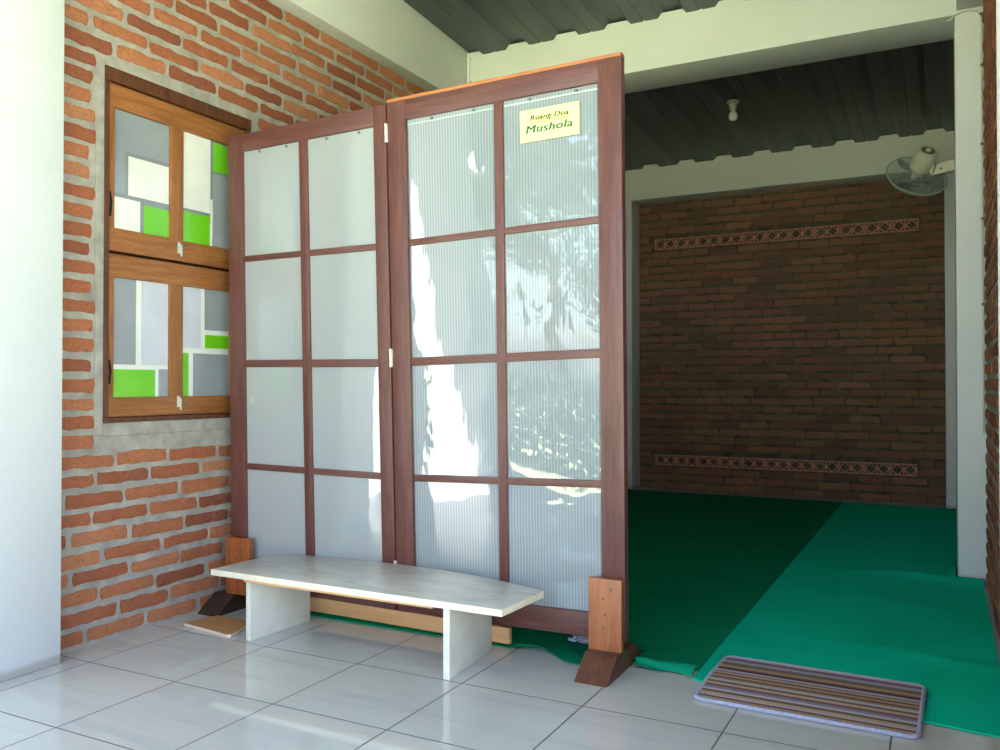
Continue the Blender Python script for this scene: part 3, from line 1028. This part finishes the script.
# ------------------------------------------------------------------ wall fan
def fan():
    fwd = Vector((-.4629 * 1, .8864, .0121))       # the way the fan head looks: into the room and down
    C0 = Vector((1.985, 4.42, 2.232))              # centre of the cage
    ax = Vector((-.32, .66, -.56)).normalized()
    root = empty('wall_fan', (2.29, 4.34, 2.27), label='cream wall fan with wire cage on an arm beside the right column', cat='fan')
    u, w = frame_of(ax)
    R = .180
    circ = lambda r, d, n=48: [C0 + ax * d + (u * math.cos(k * 2 * PI / n) + w * math.sin(k * 2 * PI / n)) * r for k in range(n)]
    # cage: rear and front baskets
    for nm, s in (('rear_cage', -1), ('front_cage', 1)):
        bm = bmesh.new()
        prof = lambda r: s * (.008 + .05 * math.sqrt(max(0, 1 - (r / R) ** 2.4)))
        for r in (.06, .10, .14): tube(bm, circ(r, prof(r), 40), .0014, 5, 0, True)
        for k in range(60):
            a = k * 2 * PI / 60
            e = u * math.cos(a) + w * math.sin(a)
            tube(bm, [C0 + e * r + ax * prof(r) for r in (.04, .07, .10, .13, .16, R)], .0011, 4)
        if s > 0: lathe(bm, [(0, .064), (.045, .062), (.048, .056), (0, .055)], axis_matrix(C0, ax), 24)
        wbuild(nm, bm, M['cage_wire'], root, 60)
    bm = bmesh.new(); tube(bm, circ(R, 0, 56), .005, 8, 0, True); wbuild('cage_rim', bm, M['cage_wire'], root, 60)
    for b in range(3):
        bm = bmesh.new()
        g = []
        for i in range(9):
            r = .03 + .132 * i / 8
            row = []
            for j in range(7):
                a = b * 2 * PI / 3 + (j / 6 - .5) * (1.25 * math.sin(PI * (.25 + .6 * i / 8)))+ .25 * i / 8
                row.append(bm.verts.new(C0 + (u * math.cos(a) + w * math.sin(a)) * r + ax * ((j / 6 - .5) * .05)))
            g.append(row)
        for i in range(8):
            for j in range(6): bm.faces.new([g[i][j], g[i + 1][j], g[i + 1][j + 1], g[i][j + 1]]).smooth = True
        r_ = bmesh.ops.extrude_face_region(bm, geom=list(bm.faces))
        bmesh.ops.translate(bm, verts=[q for q in r_['geom'] if isinstance(q, bmesh.types.BMVert)], vec=ax * .002)
        wbuild('blade', bm, M['blade'], root, 60)
    bm = bmesh.new(); lathe(bm, [(0, .03), (.028, .028), (.032, .01), (.032, -.03), (0, -.03)], axis_matrix(C0, ax), 24); wbuild('hub', bm, M['cream_plastic'], root, 40)
    # motor housing behind the cage
    bm = bmesh.new()
    lathe(bm, [(0, -.06), (.060, -.06), (.065, -.068), (.064, -.12), (.059, -.18), (.052, -.198), (.043, -.20), (.041, -.192), (0, -.192)], axis_matrix(C0, ax), 32)
    hs = wbuild('motor_housing', bm, M['cream_plastic'], root, 40)
    bm = bmesh.new()
    mm = axis_matrix(C0, ax)
    lathe(bm, [(0, -.194), (.040, -.194), (.040, -.1915), (0, -.1915)], mm, 28)
    wbuild('back_vent', bm, M['grey_plastic'], hs, 40)
    bm = bmesh.new(); lathe(bm, [(0, -.208), (.012, -.208), (.016, -.202), (.016, -.193), (0, -.193)], mm, 20)
    wbuild('oscillation_knob', bm, M['cream_plastic'], hs, 40)
    # neck, arm and wall plate
    base = C0 - ax * .13
    pn = Vector((2.08, 4.40, 2.245))
    bm = bmesh.new()
    tube(bm, [base + Vector((.045, .02, -.03)), (base + pn) / 2 + Vector((.01, 0, -.035)), pn], [.022, .02, .024], 12)
    wbuild('neck', bm, M['cream_plastic'], root, 40)
    bm = bmesh.new()
    prism(bm, [(2.06, 4.37, 2.215), (2.28, 4.33, 2.235), (2.28, 4.33, 2.315), (2.06, 4.37, 2.275)], (.004, .05, 0), .008)
    wbuild('arm', bm, M['cream_plastic'], root, 40)
    bm = bmesh.new(); box(bm, 2.268, 2.290, 4.29, 4.43, 2.19, 2.36, .006); wbuild('wall_plate', bm, M['cream_plastic'], root, 40)
    bm = bmesh.new(); lathe(bm, [(0, -.006), (.007, -.005), (.007, .004), (0, .004)], axis_matrix((2.12, 4.362, 2.25), (0, 1, 0)), 12); wbuild('pivot_screw', bm, M['nail'], root)
def blade_mat():
    t = NT('smoky_clear_plastic')
    t.set(Base_Color=srgb(190, 200, 196), Roughness=.15, Transmission_Weight=.75, IOR=1.2)
    return t.m
M['blade'] = blade_mat()
fan()

# ------------------------------------------------------------------ lamp on the ceiling
lx, ly = .848, 4.44
lz = zceil(ly)
root = empty('ceiling_bulb', (lx, ly, lz), label='unlit white bulb in a socket under the dark ribbed roof', cat='lamp')
bm = bmesh.new()
lathe(bm, [(0, 0), (.040, 0), (.042, -.010), (.036, -.018), (.024, -.022), (.022, -.058), (.019, -.062), (0, -.062)], Matrix.Translation((lx, ly, lz)), 28)
wbuild('socket', bm, M['socket'], root, 40)
bm = bmesh.new()
lathe(bm, [(0, -.060), (.014, -.062), (.018, -.074), (.028, -.090), (.032, -.105), (.028, -.121), (.018, -.133), (0, -.137)], Matrix.Translation((lx, ly, lz)), 28)
wbuild('bulb', bm, M['bulb_glass'], root, 60)

# ------------------------------------------------------------------ cables
cb = empty('cable', (2.30, 3.06, 2.0), label='thin pale cable looped over the top of the right column', cat='cable')
bm = bmesh.new()
P = [(2.150, 3.062, 2.655), (2.168, 3.061, 2.662), (2.184, 3.060, 2.676), (2.21, 3.060, 2.685), (2.245, 3.060, 2.687), (2.275, 3.060, 2.678), (2.290, 3.060, 2.655), (2.2945, 3.060, 2.6), (2.292, 3.060, 2.4), (2.2935, 3.060, 2.1), (2.292, 3.060, 1.6), (2.293, 3.060, 1.2), (2.292, 3.060, .7)]
tube(bm, P, .0042, 8)
sh = wbuild('sheath', bm, M['cable'], cb, 60)
for z in (2.66, 2.42, 2.05, 1.7, 1.3):
    bm = bmesh.new(); box(bm, 2.286, 2.299, 3.053, 3.0695, z - .006, z + .006, .002); wbuild('clip', bm, M['clip'], cb)
cd = empty('conduit', (-.468, 3.06, 2.68), label='thin white conduit down the left end of the cross beam', cat='conduit')
bm = bmesh.new(); tube(bm, [(-.468, 3.060, 2.97), (-.468, 3.060, 2.68)], .010, 10); wbuild('tube', bm, M['beam_paint'], cd, 60)
for z in (2.94, 2.80, 2.70):
    bm = bmesh.new(); box(bm, -.484, -.452, 3.056, 3.0715, z - .005, z + .005, .002); wbuild('clip', bm, M['cable'], cd)

# ------------------------------------------------------------------ garden in front of the porch (seen as reflections)
bm = bmesh.new()
g = []
for i in range(41):
    row = []
    for j in range(31):
        x, y = -30 + 60 * i / 40, -2.6 - 34 * j / 30
        row.append(bm.verts.new((x, y, -.14 + .05 * noise.noise(Vector((x * .3, y * .3, 0))) if j else -.14)))
    g.append(row)
for i in range(40):
    for j in range(30): bm.faces.new([g[i][j], g[i + 1][j], g[i + 1][j + 1], g[i][j + 1]])
tag(build('lawn', bm, M['grass']), 'sunlit lawn in front of the porch', 'lawn', kind='structure')
bm = bmesh.new()
box(bm, -30, -.8, -2.6, 12, -.3, -.14); box(bm, 3.4, 30, -2.6, 12, -.3, -.14)
tag(build('ground', bm, M['grass']), 'grass on either side of the house', 'lawn', kind='structure')
def tree(name, x, y, h, r, m, seed, n, label, trunk=.09, leaf=1.0):
    q = random.Random(seed)
    root = empty(name, (x, y, -.14), label=label, cat='tree' if h > 2.5 else 'shrub')
    bm = bmesh.new()
    tube(bm, [(x, y, -.2), (x + .05, y, h * .35), (x - .04, y + .03, h * .7)], [trunk, trunk * .8, trunk * .3], 8)
    for k in range(5):
        a = q.uniform(0, 2 * PI)
        tube(bm, [(x, y, h * (.35 + .06 * k)), (x + math.cos(a) * r * .6, y + math.sin(a) * r * .6, h * (.55 + .07 * k))], [trunk * .4, trunk * .12], 6)
    wbuild('trunk', bm, M['trunk'], root, 60)
    bm = bmesh.new()
    lobes = [(Vector((x + q.uniform(-.55, .55) * r, y + q.uniform(-.55, .55) * r, h * q.uniform(.5, .88))), r * q.uniform(.35, .6)) for _ in range(9)]
    for k in range(n):
        c, rr = q.choice(lobes)
        d = Vector((q.gauss(0, 1), q.gauss(0, 1), q.gauss(0, 1))).normalized() * rr * q.random() ** .35
        p = c + d
        a = Vector((q.gauss(0, 1), q.gauss(0, 1), q.gauss(0, .6))).normalized()
        b = a.cross(Vector((q.gauss(0, 1), q.gauss(0, 1), q.gauss(0, 1)))).normalized()
        L = q.uniform(.07, .13) * leaf
        bm.faces.new([bm.verts.new(p), bm.verts.new(p + a * L * .5 + b * L * .28), bm.verts.new(p + a * L), bm.verts.new(p + a * L * .5 - b * L * .28)])
    wbuild('foliage', bm, m, root)
tree('garden_tree', -3.0, -8.2, 4.0, 1.4, M['leaf_a'], 1, 2300, 'light green garden tree seen in the right panes of the screen')
tree('garden_tree', -6.6, -9.6, 4.6, 1.6, M['leaf_b'], 2, 2600, 'dark green garden tree behind the light green one')
tree('garden_shrub', -7.4, -5.6, 2.2, 1.0, M['leaf_b'], 3, 2600, 'dark rounded shrub at the side of the lawn')
tree('garden_tree', -2.7, -5.6, 6.2, 2.0, M['leaf_b'], 9, 5200, 'tall dense tree whose crown overhangs the lawn', .12, 2.0)
hedge = empty('hedge', (-2.4, -4.03, -.14), label='low clipped hedge along the near edge of the lawn', cat='hedge')
bm = bmesh.new()
q = random.Random(31)
for k in range(9000):
    p = Vector((q.uniform(-4.6, -.5), q.uniform(-4.3, -3.75), q.uniform(-.1, .86 + .06 * math.sin(k))))
    a = Vector((q.gauss(0, 1), q.gauss(0, 1), q.gauss(0, 1))).normalized()
    b = a.cross(Vector((q.gauss(0, 1), q.gauss(0, 1), q.gauss(0, 1)))).normalized()
    L = q.uniform(.05, .10)
    bm.faces.new([bm.verts.new(p), bm.verts.new(p + a * L * .5 + b * L * .3), bm.verts.new(p + a * L), bm.verts.new(p + a * L * .5 - b * L * .3)])
wbuild('foliage', bm, M['leaf_b'], hedge)
bm = bmesh.new()
for k in range(14):
    x = -4.4 + k * .29
    tube(bm, [(x, -4.03, -.2), (x + .03, -4.01, .3), (x - .02, -4.05, .6)], [.014, .011, .006], 6)
wbuild('stems', bm, M['trunk'], hedge)

# ------------------------------------------------------------------ light
w = bpy.data.worlds.new('World')
SC.world = w
w.use_nodes = True
nt = w.node_tree
bg = nt.nodes['Background']
sky = nt.nodes.new('ShaderNodeTexSky')
sky.sky_type = 'NISHITA'
sky.sun_disc = False
sky.sun_elevation = math.radians(58)
sky.sun_rotation = math.radians(0)
sky.air_density = 1.0
sky.dust_density = 2.5
hz = nt.nodes.new('ShaderNodeMix')          # hazy white sky: pull the blue towards its own grey value
hz.data_type = 'RGBA'
bw = nt.nodes.new('ShaderNodeRGBToBW')
nt.links.new(sky.outputs[0], bw.inputs[0])
hz.inputs[0].default_value = .30
nt.links.new(sky.outputs[0], hz.inputs[6])
nt.links.new(bw.outputs[0], hz.inputs[7])
nt.links.new(hz.outputs[2], bg.inputs['Color'])
bg.inputs['Strength'].default_value = .24
sun = bpy.data.lights.new('Sun', 'SUN')
sun.energy = 17.0
sun.angle = .01
sun.color = (1, .95, .85)
so = bpy.data.objects.new('Sun', sun)
COL.objects.link(so)
so.rotation_euler = Vector((.12, -.55, -.85)).to_track_quat('-Z', 'Y').to_euler()   # shines from behind the house onto the lawn

# ------------------------------------------------------------------ camera
cam = bpy.data.cameras.new('Camera')
cam.sensor_width = 36
cam.lens = 848.6 / 1000 * 36
cam.clip_start = .02
co = bpy.data.objects.new('Camera', cam)
COL.objects.link(co)
co.location = (2.1254, -1.4837, .9226)
co.rotation_euler = (math.radians(90.69), 0, math.radians(27.578))
SC.camera = co
SC.view_settings.view_transform = 'Standard'
SC.view_settings.look = 'None'
SC.view_settings.gamma = 1
SC.view_settings.use_curve_mapping = False
SC.view_settings.exposure = 2.45
